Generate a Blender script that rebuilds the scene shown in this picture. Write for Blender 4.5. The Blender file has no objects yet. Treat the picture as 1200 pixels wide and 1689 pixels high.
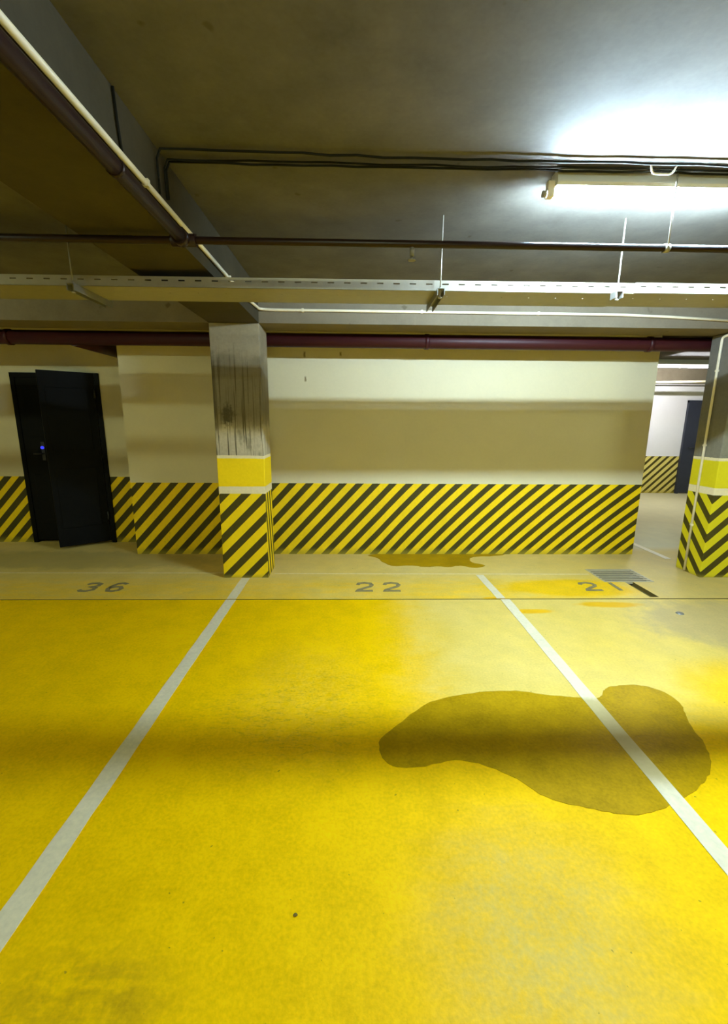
import bpy, bmesh, math, random
from mathutils import Vector, Matrix

random.seed(7)
S = bpy.context.scene
COL = S.collection

# ------------------------------------------------------------------ camera, world, exposure
CAM_YAW, CAM_PITCH, CAM_ROLL = 0.02264, 0.20447, 0.00752
FOCAL_PX = 716.5
cam_data = bpy.data.cameras.new('camera')
cam_data.sensor_fit = 'VERTICAL'
cam_data.sensor_height = 36.0
cam_data.sensor_width = 36.0
cam_data.lens = FOCAL_PX / 1689.0 * 36.0
cam_data.clip_start = 0.02
cam = bpy.data.objects.new('camera', cam_data)
COL.objects.link(cam)
F = Vector((math.sin(CAM_YAW) * math.cos(CAM_PITCH), math.cos(CAM_YAW) * math.cos(CAM_PITCH), -math.sin(CAM_PITCH)))
r0 = Vector((math.cos(CAM_YAW), -math.sin(CAM_YAW), 0))
u0 = r0.cross(F)
rr = r0 * math.cos(CAM_ROLL) + u0 * math.sin(CAM_ROLL)
uu = -r0 * math.sin(CAM_ROLL) + u0 * math.cos(CAM_ROLL)
cam.matrix_world = Matrix(((rr.x, uu.x, -F.x, 0), (rr.y, uu.y, -F.y, 0), (rr.z, uu.z, -F.z, 1.5), (0, 0, 0, 1)))
S.camera = cam

world = bpy.data.worlds.new('world')
S.world = world
world.use_nodes = True
world.node_tree.nodes['Background'].inputs[0].default_value = (0.0, 0.0, 0.0, 1)
world.node_tree.nodes['Background'].inputs[1].default_value = 0.0

S.view_settings.view_transform = 'Standard'
S.view_settings.look = 'None'
S.view_settings.gamma = 1.0
S.view_settings.use_curve_mapping = False
S.view_settings.exposure = 0.0

LAMP_STRENGTH = 1160.0
REAR_FILL_STRENGTH = 290.0  # rear, left and right are added, unseen fill lamps
LEFT_FILL_STRENGTH = 230.0
RIGHT_FILL_STRENGTH = 480.0
WARM = (0.76, 0.92, 0.62)
FAR_LAMP_STRENGTH = 480.0
LAMP_COLOR = (0.60, 0.82, 1.0)

# ------------------------------------------------------------------ node helpers
class X:
    """a socket with arithmetic"""
    def __init__(s, nt, sock): s.nt, s.s = nt, sock
    def _m(s, op, a, b=None, c=None, clamp=False):
        n = s.nt.nodes.new('ShaderNodeMath'); n.operation = op; n.use_clamp = clamp
        for i, v in enumerate((a, b, c)):
            if v is None: continue
            if isinstance(v, X): s.nt.links.new(v.s, n.inputs[i])
            else: n.inputs[i].default_value = v
        return X(s.nt, n.outputs[0])
    def __add__(s, o): return s._m('ADD', s, o)
    __radd__ = __add__
    def __sub__(s, o): return s._m('SUBTRACT', s, o)
    def __rsub__(s, o): return s._m('SUBTRACT', o, s)
    def __mul__(s, o): return s._m('MULTIPLY', s, o)
    __rmul__ = __mul__
    def __truediv__(s, o): return s._m('DIVIDE', s, o)
    def fract(s): return s._m('FRACT', s)
    def sqrt(s): return s._m('SQRT', s)
    def abs(s): return s._m('ABSOLUTE', s)
    def min(s, o): return s._m('MINIMUM', s, o)
    def max(s, o): return s._m('MAXIMUM', s, o)
    def gt(s, o): return s._m('GREATER_THAN', s, o)
    def lt(s, o): return s._m('LESS_THAN', s, o)
    def clamp(s): return s._m('ADD', s, 0.0, clamp=True)
    def smooth(s, lo, hi):
        n = s.nt.nodes.new('ShaderNodeMapRange'); n.interpolation_type = 'SMOOTHSTEP'
        flip = lo > hi
        s.nt.links.new(s.s, n.inputs['Value'])
        n.inputs['From Min'].default_value = min(lo, hi); n.inputs['From Max'].default_value = max(lo, hi)
        n.inputs['To Min'].default_value = 1.0 if flip else 0.0
        n.inputs['To Max'].default_value = 0.0 if flip else 1.0
        return X(s.nt, n.outputs[0])

class Mat:
    def __init__(s, name, rough=0.6, metal=0.0, spec=0.5):
        s.m = bpy.data.materials.new(name); s.m.use_nodes = True
        s.nt = s.m.node_tree
        s.p = s.nt.nodes['Principled BSDF']
        s.p.inputs['Roughness'].default_value = rough
        s.p.inputs['Metallic'].default_value = metal
        s.p.inputs['Specular IOR Level'].default_value = spec
        g = s.nt.nodes.new('ShaderNodeNewGeometry')
        s.pos = g.outputs['Position']
        sx = s.nt.nodes.new('ShaderNodeSeparateXYZ'); s.nt.links.new(s.pos, sx.inputs[0])
        s.x, s.y, s.z = (X(s.nt, sx.outputs[i]) for i in range(3))
        nx = s.nt.nodes.new('ShaderNodeSeparateXYZ'); s.nt.links.new(g.outputs['Normal'], nx.inputs[0])
        s.nx, s.ny, s.nz = (X(s.nt, nx.outputs[i]) for i in range(3))
    def noise(s, scale, detail=3.0, rough=0.55, stretch=(1, 1, 1), off=(0, 0, 0)):
        """centred on 0, about -0.5..0.5"""
        mp = s.nt.nodes.new('ShaderNodeMapping'); s.nt.links.new(s.pos, mp.inputs[0])
        mp.inputs['Scale'].default_value = stretch; mp.inputs['Location'].default_value = off
        n = s.nt.nodes.new('ShaderNodeTexNoise'); s.nt.links.new(mp.outputs[0], n.inputs['Vector'])
        n.inputs['Scale'].default_value = scale; n.inputs['Detail'].default_value = detail
        n.inputs['Roughness'].default_value = rough
        return X(s.nt, n.outputs['Fac']) - 0.5
    def mix(s, fac, a, b):
        n = s.nt.nodes.new('ShaderNodeMix'); n.data_type = 'RGBA'
        if isinstance(fac, X): s.nt.links.new(fac.s, n.inputs[0])
        else: n.inputs[0].default_value = fac
        for v, i in ((a, 6), (b, 7)):
            if isinstance(v, tuple): n.inputs[i].default_value = v + (1,) if len(v) == 3 else v
            else: s.nt.links.new(v, n.inputs[i])
        return n.outputs[2]
    def val(s, col, v):
        """multiply a colour by a value"""
        n = s.nt.nodes.new('ShaderNodeVectorMath'); n.operation = 'SCALE'
        if isinstance(col, tuple): n.inputs[0].default_value = col[:3]
        else: s.nt.links.new(col, n.inputs[0])
        s.nt.links.new(v.s, n.inputs['Scale'])
        return n.outputs[0]
    def color(s, c):
        if isinstance(c, tuple): s.p.inputs['Base Color'].default_value = c + (1,)
        else: s.nt.links.new(c, s.p.inputs['Base Color'])
        return s
    def rough(s, r): s.nt.links.new(r.s, s.p.inputs['Roughness']); return s
    def bump(s, h, strength=0.3, dist=0.01):
        b = s.nt.nodes.new('ShaderNodeBump'); b.inputs['Strength'].default_value = strength
        b.inputs['Distance'].default_value = dist
        s.nt.links.new(h.s, b.inputs['Height']); s.nt.links.new(b.outputs[0], s.p.inputs['Normal'])
        return s
    def ellipse(s, cx, cy, rx, ry, n=None, amp=0.3, soft=0.25):
        d = (((s.x - cx) / rx) * ((s.x - cx) / rx) + ((s.y - cy) / ry) * ((s.y - cy) / ry)).sqrt()
        if n is not None: d = d + n * amp
        return d.smooth(1.0 + soft, 1.0 - soft)

YELLOW = (0.97, 0.57, 0.0)
DARK = (0.060, 0.047, 0.005)
WHITE = (0.68, 0.60, 0.39)

def simple(name, col, rough=0.5, metal=0.0, var=0.25, scale=14.0, spec=0.5):
    m = Mat(name, rough, metal, spec)
    m.color(m.val(col, m.noise(scale, 3.0) * var + 1.0))
    return m.m

# ---- floor
def floor_material(wet=False):
    m = Mat('wet_floor' if wet else 'painted_floor', 0.42, 0, 0.07)
    big = m.noise(1.3, 4.0, 0.6); mid = m.noise(5.0, 5.0, 0.65); fine = m.noise(70.0, 3.0, 0.6)
    fine2 = m.noise(26.0, 4.0, 0.7, off=(3, 1, 0)); brush = m.noise(6.0, 4.0, 0.6, stretch=(0.7, 2.6, 1), off=(5, 2, 0))
    paint = m.val(YELLOW, mid * 0.42 + fine * 0.44 + big * 0.26 + fine2 * 0.20 + 0.98)
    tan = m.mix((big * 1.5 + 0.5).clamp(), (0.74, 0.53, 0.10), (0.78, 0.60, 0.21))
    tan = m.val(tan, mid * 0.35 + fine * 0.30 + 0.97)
    grey = m.val((0.54, 0.40, 0.17), mid * 0.40 + fine * 0.35 + 1.0)
    # pale tan area right of the bay's middle
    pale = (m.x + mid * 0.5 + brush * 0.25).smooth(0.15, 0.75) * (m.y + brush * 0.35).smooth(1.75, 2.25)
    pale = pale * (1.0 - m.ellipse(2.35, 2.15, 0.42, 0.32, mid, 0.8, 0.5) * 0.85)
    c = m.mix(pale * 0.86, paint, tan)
    # broken tan oval near the camera
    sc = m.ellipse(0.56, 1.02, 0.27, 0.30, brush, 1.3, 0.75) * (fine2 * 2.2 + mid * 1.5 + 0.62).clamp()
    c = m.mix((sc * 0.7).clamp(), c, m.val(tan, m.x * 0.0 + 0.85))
    sc2 = m.ellipse(-0.27, 2.2, 0.30, 0.42, mid, 1.6, 0.8) * (fine2 * 2.0 + 0.2).clamp()
    c = m.mix(sc2 * 0.35, c, tan)
    # grey, unpainted concrete to the right of the last bay
    g = m.ellipse(2.95, 3.05, 0.72, 0.42, mid, 0.9, 0.25)
    c = m.mix(g * 0.8, c, grey)
    # the strip between the joint and the wall: paint worn to a film, then bare
    strip = m.y.smooth(3.515, 3.53)
    film = m.mix((brush * 1.2 + big * 0.9 + 0.50).clamp(), paint, tan)
    bare = (m.y + mid * 0.18 + brush * 0.15).smooth(3.80, 4.22)
    film = m.mix(bare * 0.92, film, m.mix(0.75, grey, m.val(tan, m.x * 0.0 + 1.1)))
    fresh = m.ellipse(2.05, 3.78, 0.62, 0.22, mid, 0.7, 0.25)
    film = m.mix(fresh * 0.85, film, paint)
    right_bare = (m.x + mid * 0.4).smooth(2.45, 2.85)
    film = m.mix(right_bare * 0.85, film, m.mix(0.5, grey, tan))
    c = m.mix(strip, c, film)
    far = m.y.smooth(4.9, 5.2) * m.x.smooth(2.6, 3.0)
    c = m.mix(far, c, m.val((0.62, 0.56, 0.33), mid * 0.3 + 1.0))
    # fresh paint smears just in front of the joint
    for cx, cy, rx, ry in ((1.45, 3.27, 0.15, 0.045), (2.15, 3.40, 0.26, 0.06), (1.22, 3.54, 0.09, 0.03)):
        c = m.mix(m.ellipse(cx, cy, rx, ry, mid, 1.1, 0.3) * 0.9, c, (0.86, 0.46, 0.0))
    # dirt smudges
    sm = m.ellipse(-0.72, 0.86, 0.27, 0.14, brush, 1.6, 0.6) * (brush * 3.0 + fine2 * 2.0 + 0.35).clamp()
    c = m.mix(sm * 0.55, c, (0.20, 0.14, 0.01))
    crk = m.ellipse(-0.30, 2.05, 0.5, 0.35, mid, 1.0, 0.5) * (brush + 0.01).abs().smooth(0.018, 0.0)
    c = m.mix(crk * 0.35, c, (0.30, 0.22, 0.02))
    spk = m.noise(38.0, 2.0, 0.5, off=(9, 4, 0)).smooth(0.235, 0.27)
    c = m.mix(spk * 0.6, c, (0.16, 0.12, 0.02))
    back_dark = m.ellipse(-3.2, 4.62, 1.9, 0.30, mid, 0.8, 0.3)  # floor darker along the foot of the left back walls
    c = m.mix(back_dark * 0.35, c, (0.20, 0.17, 0.07))
    if wet:
        m.color(m.mix(1.0, (0, 0, 0), m.val(m.mix(0.95, c, YELLOW), fine * 0.30 + mid * 0.45 + big * 0.3 + 0.46)))
        m.rough(mid * 0.3 + fine * 0.3 + 0.42)
    else:
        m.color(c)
        m.rough(mid * 0.25 + fine * 0.3 + 0.50)
    m.bump(fine + mid * 1.2, 0.25, 0.004)
    return m.m

# ---- striped walls
def wall_material(name, x0, period, duty, top, run=None, yellow=(0.97, 0.65, 0.002), white=WHITE, foot=0.02):
    m = Mat(name, 0.62, 0, 0.3)
    mid = m.noise(3.0, 4.0, 0.6); fine = m.noise(45.0, 3.0); st = m.noise(9.0, 4.0, 0.6, stretch=(1, 1, 0.15))
    w = m.val(white, mid * 0.10 + fine * 0.07 + 1.0)
    run = run(m) if run else 0.94
    cc = m.x + (top - m.z + mid * 0.004) * run
    fr = ((cc - x0) / period).fract()
    dk = fr.lt(duty)
    ye = m.val(yellow, st * 0.28 + fine * 0.2 + 1.0)
    da = m.val(DARK, st * 0.8 + fine * 0.6 + 1.0)
    s = m.mix(dk, ye, da)
    drips = (st + mid * 0.3).smooth(0.17, 0.24) * fine.smooth(-0.05, 0.2)
    s = m.mix(drips * 0.4, s, (0.12, 0.10, 0.03))
    for mx, z0, z1 in ((-0.53, 2.165, 2.215), (-0.525, 1.92, 1.965), (-0.15, 2.185, 2.215)):
        mk = (m.x - mx + fine * 0.01).abs().smooth(0.014, 0.006) * m.z.smooth(z0 - 0.015, z0 + 0.01) * m.z.smooth(z1 + 0.015, z1 - 0.01)
        w = m.mix(mk * 0.8, w, (0.16, 0.10, 0.03))
    low = (m.z + st * 0.06).smooth(0.09, 0.0)
    s = m.mix(low * 0.55, s, (0.42, 0.33, 0.03))
    c = m.mix((m.z + fine * 0.006).lt(top), w, s)
    m.color(c)
    m.bump(fine + mid, 0.2, 0.004)
    return m.m

def pillar_material(name, zc, period, duty, xc, yc, sx, front_gain, side_gain, side_period, side_z, band=(0.98, 0.68, 0.002), dirt_shade=1.0, conc_col=(0.30, 0.25, 0.165), lit_col=(0.58, 0.50, 0.35)):
    """stripes wrap round the corner at (xc, yc)"""
    m = Mat(name, 0.6, 0, 0.3)
    mid = m.noise(4.0, 4.0, 0.6); fine = m.noise(50.0, 3.0)
    st = m.noise(34.0, 3.0, 0.6, stretch=(1.6, 1.6, 0.035)); st2 = m.noise(7.0, 4.0, 0.6, stretch=(1, 1, 0.35), off=(2, 0, 4))
    conc = m.val(conc_col, mid * 0.55 + fine * 0.35 + 1.0)
    lit_conc = m.mix((m.z + mid * 0.1).smooth(1.62, 1.40) * 0.75, conc, m.val(lit_col, mid * 0.5 + fine * 0.4 + 1.0))  # lighter below: lamp light under the tray's shadow, put into the colour
    drip = st.smooth(0.035, 0.11) * (m.z + mid * 0.5).smooth(2.15, 1.9)
    lit_conc = m.mix(drip * (0.85 * dirt_shade), lit_conc, (0.06, 0.045, 0.02))
    blot = (st2 + mid * 0.5).smooth(0.10, 0.24) * (m.z + mid * 0.2).smooth(1.9, 1.75)
    lit_conc = m.mix(blot * (0.5 * dirt_shade), lit_conc, (0.075, 0.07, 0.035))
    bx = (m.x - (xc - 0.315)) / 0.085; bz = (m.z - 1.56) / 0.085
    soot = ((bx * bx + bz * bz).sqrt() + mid * 2.2 + st2 * 3.0 + fine * 1.6 + st * 2.0).smooth(1.05, 0.2)
    lit_conc = m.mix(soot * (0.9 * dirt_shade), lit_conc, (0.035, 0.034, 0.016))
    tray_shade = (m.z + mid * 0.25).smooth(2.12, 2.0) * (m.z + mid * 0.2 + st2 * 0.3).smooth(1.42, 1.50)  # darker band painted where the cable tray's shadow falls
    lit_conc = m.mix(tray_shade * (0.5 * dirt_shade), lit_conc, (0.10, 0.08, 0.04))
    front = ((m.z - front_gain * (m.x - xc) - zc) / period).fract().lt(duty)
    side = ((m.z + side_gain * (m.y - yc) - side_z) / side_period).fract().lt(duty)
    is_side = m.nx.abs().gt(0.5)
    dk = front + is_side * (side - front)
    ye = m.val(band, mid * 0.10 + fine * 0.12 + 1.0)
    stripes = m.mix(dk, ye, m.val(DARK, mid * 0.5 + fine * 0.5 + 1.1))
    stripes = m.mix((m.z + mid * 0.05).smooth(0.045, 0.0) * 0.5, stripes, (0.40, 0.32, 0.04))
    edge = mid * 0.012 + fine * 0.006
    white = m.val((0.84, 0.71, 0.44), fine * 0.2 + 1.0)
    c = m.mix((m.z + edge).lt(1.188), lit_conc, white)
    c = m.mix((m.z + edge).lt(1.160), c, ye)
    c = m.mix((m.z + edge).lt(0.900), c, white)
    c = m.mix((m.z + edge * 0.3).lt(0.832), c, stripes)
    m.color(c)
    m.bump(fine + mid * 1.5, 0.25, 0.005)
    return m.m

def concrete(name, col, var=0.5, yellow_blotch=0.0):
    m = Mat(name, 0.8, 0, 0.2)
    big = m.noise(1.6, 5.0, 0.6); mid = m.noise(6.0, 5.0, 0.65); fine = m.noise(60.0, 3.0)
    c = m.val(col, big * var + mid * var * 0.7 + fine * 0.2 + 1.0)
    sp = m.noise(9.0, 2.0, 0.5, off=(4, 7, 1)).smooth(0.22, 0.28)
    c = m.mix(sp * 0.55, c, (0.06, 0.05, 0.02))
    m.color(c)
    m.bump(mid + fine * 0.5, 0.10, 0.004)
    return m.m

def emitter(name, col, strength):
    m = bpy.data.materials.new(name); m.use_nodes = True
    nt = m.node_tree; nt.nodes.clear()
    e = nt.nodes.new('ShaderNodeEmission'); o = nt.nodes.new('ShaderNodeOutputMaterial')
    e.inputs[0].default_value = col + (1,); e.inputs[1].default_value = strength
    nt.links.new(e.outputs[0], o.inputs[0])
    return m

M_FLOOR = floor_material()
M_WET = floor_material(True)
M_GROOVE = simple('groove_dirt', (0.16, 0.11, 0.015), 0.9)
M_PIT = simple('drain_pit', (0.012, 0.012, 0.010), 0.9)
M_WALL = wall_material('striped_wall', -0.544, 0.1868, 0.48, 0.824, run=lambda m: (m.x - 0.3).max(0.0) * 0.11 + 0.94)
M_ALCOVE = wall_material('striped_alcove_wall', -2.43, 0.181, 0.52, 0.824)
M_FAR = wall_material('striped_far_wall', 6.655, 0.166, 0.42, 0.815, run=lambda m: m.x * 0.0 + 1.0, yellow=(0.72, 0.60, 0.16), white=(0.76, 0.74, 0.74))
M_PLAIN = simple('plain_wall', (0.62, 0.60, 0.54), 0.7, var=0.15, scale=3.0)
M_CEIL = concrete('ceiling_concrete', (0.128, 0.117, 0.100), 0.9)
M_BEAM = concrete('beam_concrete', (0.19, 0.155, 0.105), 0.6)
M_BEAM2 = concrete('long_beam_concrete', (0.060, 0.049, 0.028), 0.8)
M_PILLAR = pillar_material('pillar_paint', 0.570, 0.197, 0.47, -0.835, 4.05, 1, 1.0, 5.4, 0.56, 0.62)
M_PILLAR2 = pillar_material('pillar_paint_right', 0.355, 0.194, 0.46, 3.45, 4.05, -1, 1.0, -1.05, 0.194, 0.355, band=(0.74, 0.62, 0.01), dirt_shade=0.12, conc_col=(0.17, 0.155, 0.13), lit_col=(0.24, 0.22, 0.16))
def line_material():
    m = Mat('white_line_paint', 0.55, 0, 0.3)
    mid = m.noise(7.0, 4.0, 0.6); fine = m.noise(45.0, 4.0, 0.65)
    c = m.val((0.80, 0.69, 0.46), mid * 0.22 + fine * 0.40 + 1.0)
    damp = m.x.smooth(0.9, 1.0) * (m.y + mid * 0.10).smooth(1.50, 1.62) * (m.y + mid * 0.06).smooth(2.16, 2.10)
    c = m.mix(damp * 0.75, c, (0.50, 0.38, 0.13))
    wear = (fine + mid * 0.7).smooth(0.24, 0.34)
    return m.color(m.mix(wear * 0.55, c, (0.72, 0.46, 0.06))).m
M_LINE = line_material()
M_FAINT = simple('worn_line_paint', (0.80, 0.62, 0.27), 0.6, var=0.5, scale=25.0)
M_DIGIT = simple('stencil_grey', (0.27, 0.21, 0.09), 0.7, var=1.3, scale=28.0)
M_MAROON = simple('maroon_pipe', (0.040, 0.0065, 0.008), 0.45, var=0.3, spec=0.25)
M_BROWN = simple('dark_pipe', (0.020, 0.008, 0.006), 0.35, var=0.3, spec=0.3)
M_WHITEPL = simple('white_plastic', (0.85, 0.75, 0.56), 0.45, var=0.12)
M_HOUSING = simple('lamp_housing_white', (0.74, 0.74, 0.72), 0.4, var=0.05)
M_ZINC = simple('galvanised_steel', (0.36, 0.33, 0.26), 0.45, 0.3, var=0.25, scale=20.0)
M_STRUT = simple('dull_steel', (0.26, 0.25, 0.22), 0.5, 0.5, var=0.3)
M_BLACK = simple('black_cable', (0.008, 0.0075, 0.005), 0.6, var=0.3, spec=0.15)
M_DOOR = simple('black_door_paint', (0.004, 0.004, 0.0035), 0.6, var=0.4, scale=5.0, spec=0.12)
M_DOOR2 = simple('dark_blue_door_paint', (0.03, 0.035, 0.055), 0.5, var=0.3)
M_FRAME = simple('black_door_frame', (0.003, 0.003, 0.003), 0.6, var=0.3, spec=0.12)
M_HANDLE = simple('dark_metal', (0.05, 0.05, 0.05), 0.4, 0.6)
M_GRATE = simple('grate_steel', (0.50, 0.42, 0.26), 0.6, 0.0, var=0.3)
M_TUBE = emitter('lamp_tube', LAMP_COLOR, LAMP_STRENGTH)
M_REARFILL = emitter('rear_fill_tube', WARM, REAR_FILL_STRENGTH)
M_LEFTFILL = emitter('left_fill_tube', WARM, LEFT_FILL_STRENGTH)
M_RIGHTFILL = emitter('right_fill_tube', WARM, RIGHT_FILL_STRENGTH)
M_FARTUBE = emitter('far_lamp_tube', (0.95, 0.98, 1.0), FAR_LAMP_STRENGTH)
M_BLUE = emitter('blue_led', (0.05, 0.06, 1.0), 1.1)

# ------------------------------------------------------------------ mesh helpers
def box(bm, x0, x1, y0, y1, z0, z1, mat=0):
    v = [bm.verts.new((x, y, z)) for z in (z0, z1) for y in (y0, y1) for x in (x0, x1)]
    for idx in ((0, 2, 3, 1), (4, 5, 7, 6), (0, 1, 5, 4), (2, 6, 7, 3), (0, 4, 6, 2), (1, 3, 7, 5)):
        f = bm.faces.new([v[i] for i in idx]); f.material_index = mat

def obox(bm, origin, ax, ay, az, lx, ly, lz):
    """box from a corner along three axes"""
    o = Vector(origin); a = Vector(ax) * lx; b = Vector(ay) * ly; c = Vector(az) * lz
    v = [bm.verts.new(o + a * i + b * j + c * k) for k in (0, 1) for j in (0, 1) for i in (0, 1)]
    for idx in ((0, 2, 3, 1), (4, 5, 7, 6), (0, 1, 5, 4), (2, 6, 7, 3), (0, 4, 6, 2), (1, 3, 7, 5)):
        bm.faces.new([v[i] for i in idx])

def tube(bm, pts, r, seg=12, caps=True):
    pts = [Vector(p) for p in pts]
    rings = []
    ref = None
    for i, p in enumerate(pts):
        if i == 0: t = pts[1] - p
        elif i == len(pts) - 1: t = p - pts[i - 1]
        else: t = (pts[i + 1] - p).normalized() + (p - pts[i - 1]).normalized()
        t.normalize()
        if ref is None:
            ref = Vector((0, 0, 1)) if abs(t.z) < 0.9 else Vector((1, 0, 0))
        a = t.cross(ref).normalized(); b = a.cross(t).normalized(); ref = b
        k = 1.0
        if 0 < i < len(pts) - 1:
            d1 = (p - pts[i - 1]).normalized(); k = 1 / max(0.5, t.dot(d1))
        rings.append([bm.verts.new(p + (a * math.cos(2 * math.pi * j / seg) + b * math.sin(2 * math.pi * j / seg)) * r) for j in range(seg)])
    for A, B in zip(rings, rings[1:]):
        for j in range(seg):
            f = bm.faces.new((A[j], A[(j + 1) % seg], B[(j + 1) % seg], B[j])); f.smooth = True
    if caps:
        bm.faces.new(rings[0][::-1]); bm.faces.new(rings[-1])

def rounded(pts, r=0.05, n=5):
    """round the corners of a polyline"""
    pts = [Vector(p) for p in pts]; out = [pts[0]]
    for a, b, c in zip(pts, pts[1:], pts[2:]):
        d1 = (a - b); d2 = (c - b)
        q = min(r, d1.length * 0.45, d2.length * 0.45)
        s = b + d1.normalized() * q; e = b + d2.normalized() * q
        for i in range(n + 1):
            t = i / n; out.append(s * (1 - t) ** 2 + b * 2 * t * (1 - t) + e * t * t)
    out.append(pts[-1]); return out

def prism(bm, pts, z0, z1):
    lo = [bm.verts.new((x, y, z0)) for x, y in pts]; hi = [bm.verts.new((x, y, z1)) for x, y in pts]
    n = len(pts)
    f = bm.faces.new(hi)
    bm.faces.new(lo[::-1])
    for i in range(n): bm.faces.new((lo[i], lo[(i + 1) % n], hi[(i + 1) % n], hi[i]))

def obj(name, bm, mats, parent=None, bevel=0.0):
    bmesh.ops.recalc_face_normals(bm, faces=bm.faces[:])
    me = bpy.data.meshes.new(name); bm.to_mesh(me); bm.free()
    for m in (mats if isinstance(mats, (list, tuple)) else [mats]): me.materials.append(m)
    o = bpy.data.objects.new(name, me); COL.objects.link(o)
    if parent:
        o.parent = parent
        o.matrix_parent_inverse = Matrix.Translation(-Vector(parent.location))
    if bevel:
        b = o.modifiers.new('bevel', 'BEVEL'); b.width = bevel; b.segments = 2; b.limit_method = 'ANGLE'
    return o

def tag(o, label, cat, group=None, kind=None):
    o['label'] = label; o['category'] = cat
    if group: o['group'] = group
    if kind: o['kind'] = kind
    return o

def thing(name, label, cat, loc=(0, 0, 0), group=None):
    o = bpy.data.objects.new(name, None); o.empty_display_size = 0.1; o.location = loc
    COL.objects.link(o)
    return tag(o, label, cat, group)

def struct(o):
    o['kind'] = 'structure'; return o

def B(*boxes):
    bm = bmesh.new()
    for b in boxes: box(bm, *b)
    return bm

def T(*tubes, seg=12):
    bm = bmesh.new()
    for pts, r in tubes: tube(bm, pts, r, seg)
    return bm

def blob(pts, n=6, jit=0.0):
    """closed Catmull-Rom outline"""
    out = []; N = len(pts)
    for i in range(N):
        p0, p1, p2, p3 = (Vector(pts[(i + k) % N]) for k in (-1, 0, 1, 2))
        for j in range(n):
            t = j / n
            v = 0.5 * ((2 * p1) + (p2 - p0) * t + (2 * p0 - 5 * p1 + 4 * p2 - p3) * t * t + (3 * p1 - p0 - 3 * p2 + p3) * t ** 3)
            out.append((v.x + random.uniform(-jit, jit), v.y + random.uniform(-jit, jit)))
    return out

# ------------------------------------------------------------------ room shell
ZC = 2.62           # ceiling
ZB = 2.335          # underside of beams
XL, XR, YF, YB = -5.6, 10.0, -3.0, 9.4
GX0, GX1, GY0, GY1 = 2.42, 2.91, 3.93, 4.30        # drain pit
CX0, CX1, CY0 = 2.62, 2.70, 3.56                   # open channel
JY0, JY1 = 3.512, 3.528                            # joint groove

def floor_depth(x, y):
    if GX0 < x < GX1 and GY0 < y < GY1: return 0.10, 2
    if CX0 < x < CX1 and CY0 < y < GY0: return 0.035, 1
    if JY0 < y < JY1: return 0.008, 1
    return 0.0, 0

bm = bmesh.new()
xs = [XL, GX0, CX0, CX1, GX1, XR]
ys = [YF, JY0, JY1, CY0, GY0, GY1, YB]
cells = {}
for i in range(len(xs) - 1):
    for j in range(len(ys) - 1):
        cells[i, j] = floor_depth((xs[i] + xs[i + 1]) / 2, (ys[j] + ys[j + 1]) / 2)
for (i, j), (d, mi) in cells.items():
    x0, x1, y0, y1 = xs[i], xs[i + 1], ys[j], ys[j + 1]
    f = bm.faces.new([bm.verts.new(p) for p in ((x0, y0, -d), (x1, y0, -d), (x1, y1, -d), (x0, y1, -d))]); f.material_index = mi
    for (ni, nj), (pa, pb) in {(i + 1, j): ((x1, y0), (x1, y1)), (i, j + 1): ((x0, y1), (x1, y1))}.items():
        if (ni, nj) in cells and cells[ni, nj][0] != d:
            d2, m2 = cells[ni, nj]
            f = bm.faces.new([bm.verts.new(p) for p in ((*pa, -d), (*pb, -d), (*pb, -d2), (*pa, -d2))])
            f.material_index = mi if d > d2 else m2
bmesh.ops.remove_doubles(bm, verts=bm.verts[:], dist=1e-5)
me = bpy.data.meshes.new('floor'); bm.to_mesh(me); bm.free()
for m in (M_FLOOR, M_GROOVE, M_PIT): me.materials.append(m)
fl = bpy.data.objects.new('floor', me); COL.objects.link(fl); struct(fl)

struct(obj('ceiling', B((XL, XR, YF, YB, ZC, ZC + 0.1)), M_CEIL))
WX0, WX1, WY = -2.48, 3.262, 4.83
struct(obj('wall_back', B((WX0, WX1, WY, YB, 0, ZC)), M_WALL))
AY = 5.33                                           # alcove wall
DX0, DX1, DZ = -3.985, -2.975, 2.03
struct(obj('wall_alcove', B((XL, DX0, AY, AY + 0.2, 0, ZC), (DX1, WX0, AY, AY + 0.2, 0, ZC), (DX0, DX1, AY, AY + 0.2, DZ, ZC)), M_ALCOVE))
struct(obj('wall_closet', B((DX0 - 0.4, DX1 + 0.4, AY + 1.2, AY + 1.3, 0, ZC), (DX0 - 0.5, DX0 - 0.4, AY + 0.2, AY + 1.3, 0, ZC), (DX1 + 0.4, DX1 + 0.49, AY + 0.2, AY + 1.3, 0, ZC)), M_PLAIN))
struct(obj('wall_left', B((XL - 0.1, XL, YF, AY, 0, ZC)), M_PLAIN))
struct(obj('wall_right', B((XR, XR + 0.1, YF, YB, 0, ZC)), M_PLAIN))
struct(obj('wall_front', B((XL, XR, YF - 0.1, YF, 0, ZC)), M_PLAIN))
struct(obj('wall_far', B((WX1, XR, YB, YB + 0.1, 0, ZC)), M_FAR))

# beams: two along the bays over the pillars, one across from pillar to pillar, one along the far wall
PX0, PX1, PY0, PY1 = -1.27, -0.835, 4.05, 4.38
QX0, QX1 = 3.45, 3.885
for nm, b in (('ceiling_beam', (PX0, PX1, YF, PY1, ZB, ZC)),
              ('ceiling_beam', (QX0, QX1, YF, YB, ZB, ZC)),
              ('ceiling_beam', (PX1, QX0, PY0, PY1, ZB, ZC)),
              ('ceiling_beam', (XL, PX0, PY0, PY1, ZB, ZC)),
              ('ceiling_beam', (QX1, XR, YB - 0.25, YB, 2.36, ZC))):
    struct(obj(nm, B(b), M_BEAM2 if b[3] - b[2] > 3 else M_BEAM))

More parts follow.
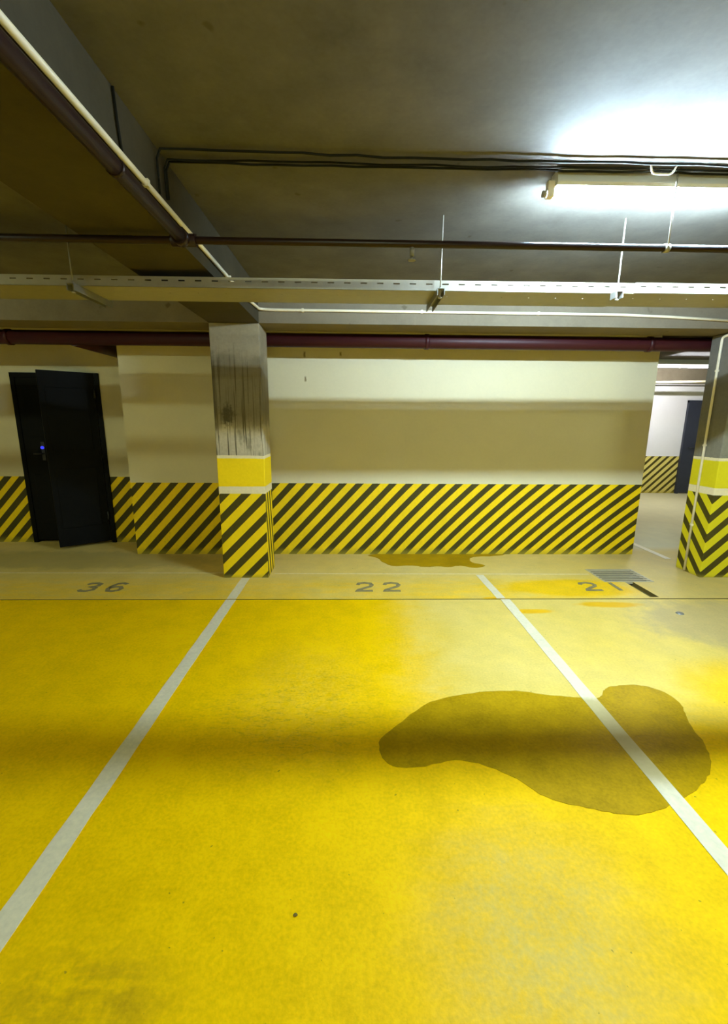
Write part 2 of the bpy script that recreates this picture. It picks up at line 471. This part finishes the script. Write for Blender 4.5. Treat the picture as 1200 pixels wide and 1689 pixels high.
# ------------------------------------------------------------------ pillars
tag(obj('concrete_pillar', B((PX0, PX1, PY0, PY1, 0, ZB)), M_PILLAR, bevel=0.006),
    'stained concrete pillar with yellow band and slanted stripes, at the head of the left white bay line', 'pillar')
tag(obj('concrete_pillar', B((QX0, QX1, PY0, PY1, 0, ZB)), M_PILLAR2, bevel=0.006),
    'striped pillar at the right edge with a thin white conduit down its side', 'pillar')

# ------------------------------------------------------------------ doors
d1 = bpy.data.objects.new('door_1', None); d1.location = (DX0, AY, 0); COL.objects.link(d1); struct(d1)
obj('door_frame', B((DX0, DX0 + 0.05, AY - 0.02, AY + 0.1, 0, DZ), (DX1 - 0.05, DX1, AY - 0.02, AY + 0.1, 0, DZ), (DX0, DX1, AY - 0.021, AY + 0.1, DZ - 0.05, DZ)), M_FRAME, d1)
lf = obj('door_leaf', B((DX0 + 0.052, -3.462, AY - 0.012, AY + 0.03, 0.03, DZ - 0.052)), M_DOOR, d1, 0.004)
for (z0, z1) in ((1.30, 1.85), (0.25, 0.85)):
    obj('raised_panel', B((DX0 + 0.12, -3.53, AY - 0.020, AY - 0.0125, z0, z1)), M_DOOR, lf, 0.004)
hp = obj('handle_plate', B((-3.735, -3.695, AY - 0.022, AY - 0.0125, 1.02, 1.24)), M_HANDLE, lf, 0.003)
obj('lever_handle', T(([(-3.715, AY - 0.02, 1.10), (-3.715, AY - 0.06, 1.10), (-3.80, AY - 0.065, 1.10)], 0.009)), M_HANDLE, lf)
bm = bmesh.new(); bmesh.ops.create_uvsphere(bm, u_segments=14, v_segments=8, radius=0.019, matrix=Matrix.Translation((-3.715, AY - 0.03, 1.172)))
bl = obj('indicator_light', bm, M_BLUE, lf); bl['label'] = 'small glowing blue light'
# right leaf stands ajar
hx, hy = DX1 - 0.052, AY - 0.02
ang = math.atan2(-0.34, -0.42)
ax = Vector((math.cos(ang), math.sin(ang), 0)); ay = Vector((-ax.y, ax.x, 0))
bm = bmesh.new(); obox(bm, (hx, hy, 0.03), ax, -ay, (0, 0, 1), 0.535, 0.04, 2.0)
rf = obj('door_leaf', bm, M_DOOR, d1, 0.004)
for z0, z1 in ((1.15, 1.85), (0.25, 0.95)):
    bm = bmesh.new(); o = Vector((hx, hy, z0)) + ax * 0.08 + ay * 0.0005
    obox(bm, o, ax, ay, (0, 0, 1), 0.40, 0.008, z1 - z0); obj('raised_panel', bm, M_DOOR, rf, 0.004)
for z in (0.3, 1.75):
    obj('hinge', T(([(hx, hy - 0.012, z), (hx, hy - 0.012, z + 0.1)], 0.011)), M_HANDLE, rf)

d2 = bpy.data.objects.new('door_2', None); d2.location = (7.1, YB, 0); COL.objects.link(d2); struct(d2)
obj('door_frame', B((7.09, 7.14, YB - 0.06, YB - 0.005, 0, 2.0), (8.06, 8.11, YB - 0.06, YB - 0.005, 0, 2.0), (7.09, 8.11, YB - 0.061, YB - 0.005, 1.95, 2.0)), M_DOOR2, d2)
l2 = obj('door_leaf', B((7.142, 8.058, YB - 0.05, YB - 0.01, 0.015, 1.948)), M_DOOR2, d2)
obj('lever_handle', T(([(7.22, YB - 0.05, 1.0), (7.22, YB - 0.10, 1.0), (7.34, YB - 0.10, 1.0)], 0.01)), M_HANDLE, l2)

# ------------------------------------------------------------------ lamps
def lamp(x0, x1, y, z, label, tube_mat, w=0.036):
    t = thing('fluorescent_lamp', label, 'lamp', (x0, y, ZC), 'ceiling tube lamps')
    bm = bmesh.new()
    prof = [(-0.030, ZC - z - 0.001), (-w - 0.008, 0.034), (-w, 0.022), (w, 0.022), (w + 0.008, 0.034), (0.030, ZC - z - 0.001)]
    ends = [[bm.verts.new((xx, y + a, z + b)) for a, b in prof] for xx in (x0 + 0.05, x1 - 0.05)]
    for i in range(6):
        bm.faces.new((ends[0][i], ends[0][(i + 1) % 6], ends[1][(i + 1) % 6], ends[1][i]))
    bm.faces.new(ends[0]); bm.faces.new(ends[1][::-1])
    obj('housing', bm, M_HOUSING, t)
    obj('lamp_tube', T(([(x0 + 0.018, y, z), (x1 - 0.018, y, z)], 0.0135)), tube_mat, t)
    for s, xx in ((1, x0), (-1, x1)):
        h = obj('lamp_holder', B((min(xx + s * 0.018, xx + s * 0.05), max(xx + s * 0.018, xx + s * 0.05), y - 0.016, y + 0.016, z - 0.016, z + 0.05)), M_WHITEPL, t, 0.003)
        obj('tube_cap', T(([(xx, y, z), (xx + s * 0.0175, y, z)], 0.0138)), M_ZINC, t)
    return t
lamp(0.86, 2.10, 2.236, 2.532, 'bright white tube lamp on the ceiling at the upper right', M_TUBE)
lamp(5.20, 6.42, 7.95, 2.50, 'distant tube lamp seen through the gap beside the right pillar', M_FARTUBE, 0.11)

lamp(-0.75, 0.49, -1.40, 2.532, 'added fill lamp, an unseen warm tube on the ceiling behind the camera', M_REARFILL)  # unseen lamp, added to lift the floor and shaded walls
lamp(-4.70, -3.46, 1.63, 2.532, 'added fill lamp, an unseen warm tube on the ceiling of the left bay', M_LEFTFILL)  # unseen lamp, added; placed by the light bands on the left wall
lamp(5.00, 6.24, 1.20, 2.532, 'added fill lamp, an unseen warm tube on the ceiling of the right bay', M_RIGHTFILL)  # unseen lamp, added to bring more light from the right

# ------------------------------------------------------------------ cable tray with hangers
TY0, TY1, TZ0, TZ1 = 2.70, 3.00, 2.242, 2.298
def perforated(bm, p0, ax, up, length, height, slots, th):
    """thin plate with a row of slots; slots = list of (s0, s1, h0, h1) sorted along the plate"""
    nrm = Vector(ax).cross(Vector(up))
    def quad(s0, s1, h0, h1):
        if s1 - s0 > 1e-5 and h1 - h0 > 1e-5:
            obox(bm, Vector(p0) + Vector(ax) * s0 + Vector(up) * h0, ax, up, nrm, s1 - s0, h1 - h0, th)
    rows = sorted(set((a, b) for _, _, a, b in slots))
    last = 0.0
    for a, b in rows:
        quad(0, length, last, a)
        c = 0.0
        for s0, s1, h0, h1 in slots:
            if (h0, h1) == (a, b): quad(c, s0, a, b); c = s1
        quad(c, length, a, b); last = b
    quad(0, length, last, height)

def tray(x0, x1, dz, label):
    t = thing('cable_tray', label, 'cable tray', (x0, TY0, TZ0 + dz), 'cable tray lengths')
    L = x1 - x0
    n = int(L / 0.094)
    side = [(0.03 + i * 0.094, 0.03 + i * 0.094 + 0.036, 0.032, 0.039) for i in range(n) if 0.07 + i * 0.094 < L]
    bm = bmesh.new(); perforated(bm, (x0, TY0, TZ0 + dz), (1, 0, 0), (0, 0, 1), L, TZ1 - TZ0, side, -0.0015); obj('side_flange', bm, M_ZINC, t)
    bm = bmesh.new(); perforated(bm, (x0, TY1, TZ0 + dz), (1, 0, 0), (0, 0, 1), L, TZ1 - TZ0, side, 0.0015); obj('side_flange', bm, M_ZINC, t)
    n = int(L / 0.165)
    bot = [(0.06 + i * 0.165, 0.067 + i * 0.165, h, h + 0.007) for h in (0.11,) for i in range(n)]
    bm = bmesh.new(); perforated(bm, (x0, TY0, TZ0 + dz), (1, 0, 0), (0, 1, 0), L, TY1 - TY0, bot, 0.0015); obj('tray_bottom', bm, M_ZINC, t)
    return t
tray(-5.45, 1.62, 0.0, 'long perforated metal cable tray hanging across the room above the stalls')
tray(1.625, 3.40, 0.004, 'short length of perforated tray continuing right of the tray joint')

HANG = (('second strut of the tray from the right, with thin rod', 0.485), ('rightmost threaded rod and strut holding the tray, below the lamp', 1.505),
        ('tray strut left of the beam, in the dark left bay', -1.575))
for label, x in HANG:
    t = thing('tray_hanger', label, 'hanger', (x, 2.665, TZ0), 'hangers under the cable tray')
    y1 = 3.03 if x < 1 else 2.70
    obj('strut_channel', B((x - 0.021, x - 0.017, 2.64, y1, TZ0 - 0.038, TZ0 - 0.004), (x + 0.017, x + 0.021, 2.64, y1, TZ0 - 0.038, TZ0 - 0.004), (x - 0.021, x + 0.021, 2.64, y1, TZ0 - 0.004, TZ0 - 0.0005)), M_STRUT, t)
    yy = 2.668
    obj('threaded_rod', T(([(x, yy, TZ0 - 0.05), (x, yy, ZC)], 0.0042), seg=8), M_ZINC if x > 0 else M_STRUT, t)
    obj('nut', T(([(x, yy, TZ0 - 0.048), (x, yy, TZ0 - 0.039)], 0.010), seg=6), M_ZINC, t)
    obj('nut', T(([(x, yy, TZ0), (x, yy, TZ0 + 0.009)], 0.010), seg=6), M_ZINC, t)

# ------------------------------------------------------------------ pipes
PZ, PY = 2.300, 2.195
t = thing('sprinkler_pipe', 'thin dark pipe running straight across under the ceiling lamp', 'pipe', (0, PY, PZ))
obj('pipe', T(([(XL, PY, PZ), (QX0 + 2.5, PY, PZ)], 0.0160)), M_BROWN, t)
obj('tee_fitting', T(([(-0.83, PY, PZ), (-0.72, PY, PZ)], 0.027), ([(-0.775, PY - 0.06, PZ), (-0.775, PY - 0.02, PZ)], 0.036)), M_BROWN, t)
bm = T(([(0.262, PY + 0.002, PZ - 0.008), (0.262, PY + 0.004, PZ - 0.050)], 0.011), ([(0.262, PY + 0.004, PZ - 0.05), (0.262, PY + 0.005, PZ - 0.064)], 0.005), seg=10)
bmesh.ops.create_cone(bm, cap_ends=True, segments=14, radius1=0.018, radius2=0.018, depth=0.003, matrix=Matrix.Translation((0.262, PY + 0.005, PZ - 0.066)))
obj('sprinkler_head', bm, M_STRUT, t)
for x in (1.443, -2.2):
    obj('hanger_rod', T(([(x, PY - 0.013, PZ + 0.008), (x, PY - 0.013, ZC)], 0.004), seg=8), M_ZINC, t)
    obj('hanger_ring', T(([(x - 0.012, PY, PZ), (x + 0.012, PY, PZ)], 0.0195)), M_ZINC, t)

t = thing('sprinkler_main', 'thick dark maroon pipe running along the left ceiling beam', 'pipe', (-0.775, 0, PZ))
obj('pipe', T(([(-0.775, YF, PZ), (-0.775, PY - 0.05, PZ)], 0.026), seg=16), M_BROWN, t)
for y in (0.2, 1.62):
    obj('pipe_clip', T(([(-0.775, y - 0.012, PZ), (-0.775, y + 0.012, PZ)], 0.030)), M_BROWN, t)

RY, RZ, RR = 4.475, 2.270, 0.066
t = thing('red_pipe', 'dark red pipe running level along the top of the striped wall', 'pipe', (0, RY, RZ))
obj('pipe', T(([(XL, RY, RZ), (XR - 0.02, RY, RZ)], RR), seg=20), M_MAROON, t)
obj('branch_pipe', T(([(-2.70, RY, RZ - 0.01), (-2.70, AY - 0.001, RZ - 0.01)], RR), seg=20), M_MAROON, t)
for x in (-3.3, 0.7, 2.9):
    obj('pipe_collar', T(([(x - 0.02, RY, RZ), (x + 0.02, RY, RZ)], RR + 0.007), seg=20), M_MAROON, t)

# white conduits
t = thing('white_conduit', 'white conduit along the left beam that turns right above the striped wall', 'conduit', (-0.82, 0, 2.41))
path = rounded([(-0.822, YF, 2.412), (-0.822, 3.55, 2.412), (-0.822, 4.035, 2.445), (-0.70, 4.035, 2.440), (2.30, 4.035, 2.437), (2.75, 4.035, 2.425), (3.43, 4.035, 2.395)], 0.06)
obj('conduit', T((path, 0.0115)), M_WHITEPL, t)
for p in ((-0.822, 0.9, 2.412), (-0.822, 1.95, 2.412), (-0.822, 3.1, 2.412)):
    obj('clip', B((p[0] - 0.0125, p[0] + 0.0135, p[1] - 0.01, p[1] + 0.01, p[2] - 0.0135, p[2] + 0.0135)), M_WHITEPL, t, 0.002)
for x in (-0.45, 0.58, 1.6):
    obj('clip', B((x - 0.01, x + 0.01, 4.022, 4.049, 2.425, 2.453)), M_WHITEPL, t, 0.002)

t = thing('white_conduit', 'upright white conduit fixed to the side of the right pillar', 'conduit', (3.43, 4.24, 0))
obj('conduit', T((rounded([(3.437, 4.24, 0.012), (3.437, 4.24, 2.30), (3.437, 4.10, 2.318), (3.437, 3.6, 2.319)], 0.03), 0.0115)), M_WHITEPL, t)
for z in (0.5, 1.3, 2.0):
    obj('clip', B((3.424, 3.4495, 4.228, 4.252, z - 0.01, z + 0.01)), M_WHITEPL, t, 0.002)

# ceiling cables
def wav(y, z, amp, n=46, x0=-0.80, x1=4.5, sag=0.0):
    out = []
    for i in range(n + 1):
        x = x0 + (x1 - x0) * i / n
        out.append((x, y + random.uniform(-amp, amp), z - random.uniform(0, 0.006) - sag * math.exp(-((x - 1.34) / 0.06) ** 2)))
    return out
cabs = (('upper one of the dark cables clipped across the ceiling', 2.125, 0.004, 0.005), ('middle one of the dark cables clipped across the ceiling', 2.165, 0.004, 0.0045),
        ('lower one of the dark cables clipped across the ceiling, nearest the lamp', 2.180, 0.003, 0.005))
for k, (label, y, amp, r) in enumerate(cabs):
    pts = wav(y, ZC - 0.012 - 0.002 * k, amp)
    if k == 0:
        for i, p in enumerate(pts[:12]):
            pts[i] = (p[0], p[1] - 0.035 * (1 - i / 12) ** 1.2, p[2])
    pts = [(-0.826, pts[0][1] + 0.005, 2.44 + 0.01 * k), (-0.826, pts[0][1], ZC - 0.05), (-0.81, pts[0][1], ZC - 0.016)] + pts[1:]
    t = tag(obj('ceiling_cable', T((pts, r), seg=8), M_BLACK), label, 'cable', 'dark ceiling cables')
t = tag(obj('drop_cable', T((rounded([(-0.829, 1.765, ZC - 0.005), (-0.829, 1.775, 2.52), (-0.829, 1.79, 2.425)], 0.02), 0.005), seg=8), M_BLACK),
        'thin dark cable hanging down the side of the left beam to the conduit', 'cable')
bm = T((rounded([(1.29, 2.14, ZC - 0.004), (1.30, 2.14, ZC - 0.045), (1.39, 2.14, ZC - 0.045), (1.41, 2.14, ZC - 0.004)], 0.04), 0.004), seg=8)
tag(obj('cable_loop', bm, M_WHITEPL), 'small white loop of wire hanging above the lamp', 'wire')

# far room, seen through the gap: a tray and a pipe under the ceiling
tag(obj('far_duct', T(([(5.6, 8.75, 2.30), (7.6, 8.62, 2.335)], 0.022), seg=10), M_WHITEPL), 'pale pipe under the ceiling of the far room', 'pipe')
tag(obj('far_rail', T(([(5.9, 8.95, 2.262), (7.6, 8.95, 2.262)], 0.013), seg=8), M_STRUT), 'thin dark rail below the pale pipe in the far room', 'rail')

# ------------------------------------------------------------------ floor markings
def strip(name, x0, x1, y0, y1, mat, h=0.003, skew=0.0, base=0.0002):
    bm = bmesh.new()
    n = max(2, int(abs(y1 - y0) / 0.12)); L = []; Rr = []
    for i in range(n + 1):
        y = y0 + (y1 - y0) * i / n
        L.append((x0 + skew * i / n + random.uniform(-0.002, 0.002), y)); Rr.append((x1 + skew * i / n + random.uniform(-0.002, 0.002), y))
    prism(bm, L + Rr[::-1], base, h)
    return obj(name, bm, mat)
tag(strip('parking_line', -1.095, -1.012, 0.2, 3.509, M_LINE), 'left white bay line running from the floor joint towards the camera', 'line', 'white parking bay lines')
tag(strip('parking_line', -1.095, -1.015, 3.531, 4.035, M_LINE), 'short end of the left bay line, between floor joint and stained pillar', 'line', 'white parking bay lines')
tag(strip('parking_line', 1.270, 1.350, 0.2, 3.509, M_LINE, h=0.0035, base=0.00185), 'right white bay line crossing the wet stain', 'line', 'white parking bay lines')
tag(strip('parking_line', 1.245, 1.318, 3.531, 4.12, M_LINE, skew=-0.02), 'short end of the right bay line, beyond the floor joint', 'line', 'white parking bay lines')
bm = bmesh.new(); prism(bm, [(-5.4, 4.19), (-1.3, 4.175), (-1.3, 4.195), (-5.4, 4.21)], 0.0002, 0.0022); prism(bm, [(-0.80, 4.155), (2.38, 4.135), (2.38, 4.158), (-0.80, 4.18)], 0.0002, 0.0022)
tag(obj('edge_line', bm, M_FAINT), 'thin faded line across the floor in front of the wall', 'line')
tag(strip('far_line', 3.53, 3.60, 4.65, 5.45, M_LINE), 'white floor line seen through the gap left of the right pillar', 'line')

STROKES = {
    '2': [[(0.02, 0.74), (0.12, 0.93), (0.5, 1.0), (0.86, 0.92), (0.97, 0.74), (0.86, 0.55), (0.45, 0.35), (0.08, 0.16), (0.02, 0.05), (1.0, 0.05)]],
    '3': [[(0.03, 0.82), (0.2, 0.97), (0.6, 1.0), (0.93, 0.88), (0.93, 0.66), (0.55, 0.53), (0.95, 0.42), (0.98, 0.18), (0.6, 0.02), (0.2, 0.04), (0.0, 0.18)]],
    '6': [[(0.95, 0.88), (0.6, 1.0), (0.25, 0.90), (0.05, 0.6), (0.03, 0.3), (0.2, 0.06), (0.55, 0.01), (0.9, 0.12), (0.97, 0.34), (0.75, 0.54), (0.4, 0.54), (0.06, 0.38)]],
    '1': [[(0.5, 0.0), (0.5, 1.0)]],
}
def ribbon(bm, pts, w, z0, z1):
    pts = [Vector((p[0], p[1])) for p in pts]; L = []; Rr = []
    for i, p in enumerate(pts):
        d1 = (p - pts[i - 1]).normalized() if i else (pts[1] - p).normalized()
        d2 = (pts[i + 1] - p).normalized() if i < len(pts) - 1 else d1
        t = (d1 + d2)
        t = t.normalized() if t.length > 1e-4 else d1
        nrm = Vector((-t.y, t.x)); k = 1 / max(0.55, nrm.dot(Vector((-d1.y, d1.x))))
        L.append(p + nrm * w / 2 * k); Rr.append(p - nrm * w / 2 * k)
    for i in range(len(pts) - 1):
        prism(bm, [L[i], L[i + 1], Rr[i + 1], Rr[i]], z0, z1)
def number(text, xs_, y0, h, w, label, sw=0.036):
    t = thing('stall_number', label, 'number', (xs_[0], y0, 0), 'stencilled stall numbers')
    for ch, x in zip(text, xs_):
        bm = bmesh.new()
        for st in STROKES[ch]: ribbon(bm, [(x + a * w, y0 + b * h) for a, b in st], sw, 0.0002, 0.0028)
        obj('digit', bm, M_DIGIT, t)
number('36', (-2.475, -2.235), 3.705, 0.20, 0.125, 'dark stencilled stall number 36 on the floor of the left bay')
number('22', (0.030, 0.282), 3.70, 0.21, 0.140, 'grey stencilled stall number 22 on the floor of the middle bay')
number('21', (2.145, 2.385), 3.71, 0.20, 0.140, 'grey stencilled stall number 21 beside the floor drain')

# ------------------------------------------------------------------ wet patches, drain, small things
OUT = [(0.122, 1.806), (0.203, 1.91), (0.346, 2.05), (0.457, 2.126), (0.712, 2.195), (0.924, 2.204), (1.083, 2.168), (1.227, 2.145), (1.358, 2.132),
       (1.43, 2.20), (1.499, 2.240), (1.66, 2.255), (1.762, 2.195), (1.787, 2.085), (1.745, 1.985), (1.70, 1.871), (1.684, 1.787), (1.606, 1.649), (1.499, 1.556),
       (1.363, 1.481), (1.223, 1.426), (1.086, 1.403), (0.956, 1.43), (0.788, 1.489), (0.682, 1.60), (0.495, 1.69), (0.289, 1.655), (0.155, 1.674)]
bm = bmesh.new(); prism(bm, blob(OUT, 6, 0.003), 0.0001, 0.0018)
tag(obj('puddle', bm, M_WET), 'large dark wet stain under the right white bay line', 'puddle', kind='stuff')
OUT2 = [(0.26, 4.826), (0.27, 4.66), (0.33, 4.50), (0.42, 4.40), (0.62, 4.42), (0.75, 4.37), (0.875, 4.39), (1.0, 4.37), (1.139, 4.41), (1.27, 4.34), (1.40, 4.42), (1.30, 4.52), (1.29, 4.62), (1.36, 4.72), (1.60, 4.76), (1.66, 4.826)]
bm = bmesh.new(); prism(bm, blob(OUT2, 5, 0.006), 0.0001, 0.0018)
tag(obj('puddle', bm, M_WET), 'small dark wet patch at the foot of the striped wall', 'puddle', kind='stuff')

t = thing('floor_drain', 'slatted metal drain grate set in the floor in front of the right pillar', 'drain', (GX0, GY0, 0))
fr = 0.018
obj('grate_frame', B((GX0, GX0 + fr, GY0, GY1, -0.02, 0.003), (GX1 - fr, GX1, GY0, GY1, -0.02, 0.003), (GX0 + fr, GX1 - fr, GY0, GY0 + fr, -0.02, 0.003), (GX0 + fr, GX1 - fr, GY1 - fr, GY1, -0.02, 0.003)), M_GRATE, t)
nb = 6
for i in range(nb):
    yy = GY0 + fr + (GY1 - GY0 - 2 * fr) * (i + 0.72) / (nb + 0.45)
    obj('grate_bar', B((GX0 + fr, GX1 - fr, yy - 0.012, yy + 0.012, -0.001, 0.003)), M_GRATE, t)
bm = bmesh.new()
bmesh.ops.create_cone(bm, cap_ends=True, segments=24, radius1=0.030, radius2=0.024, depth=0.008, matrix=Matrix.Translation((2.635, 3.222, 0.004)))
cap = tag(obj('access_cover', bm, M_STRUT), 'small round metal cap on the grey floor below the drain', 'cover')
bm = bmesh.new(); bmesh.ops.create_icosphere(bm, subdivisions=2, radius=0.006)
for v in bm.verts: v.co = Vector((v.co.x * 1.2 + random.uniform(-.001, .001), v.co.y * 0.9 + random.uniform(-.001, .001), v.co.z * 0.4 + 0.0025)) + Vector((-0.179, 1.069, 0))
tag(obj('pebble', bm, M_GROOVE), 'tiny dark crumb on the yellow floor near the camera', 'pebble')
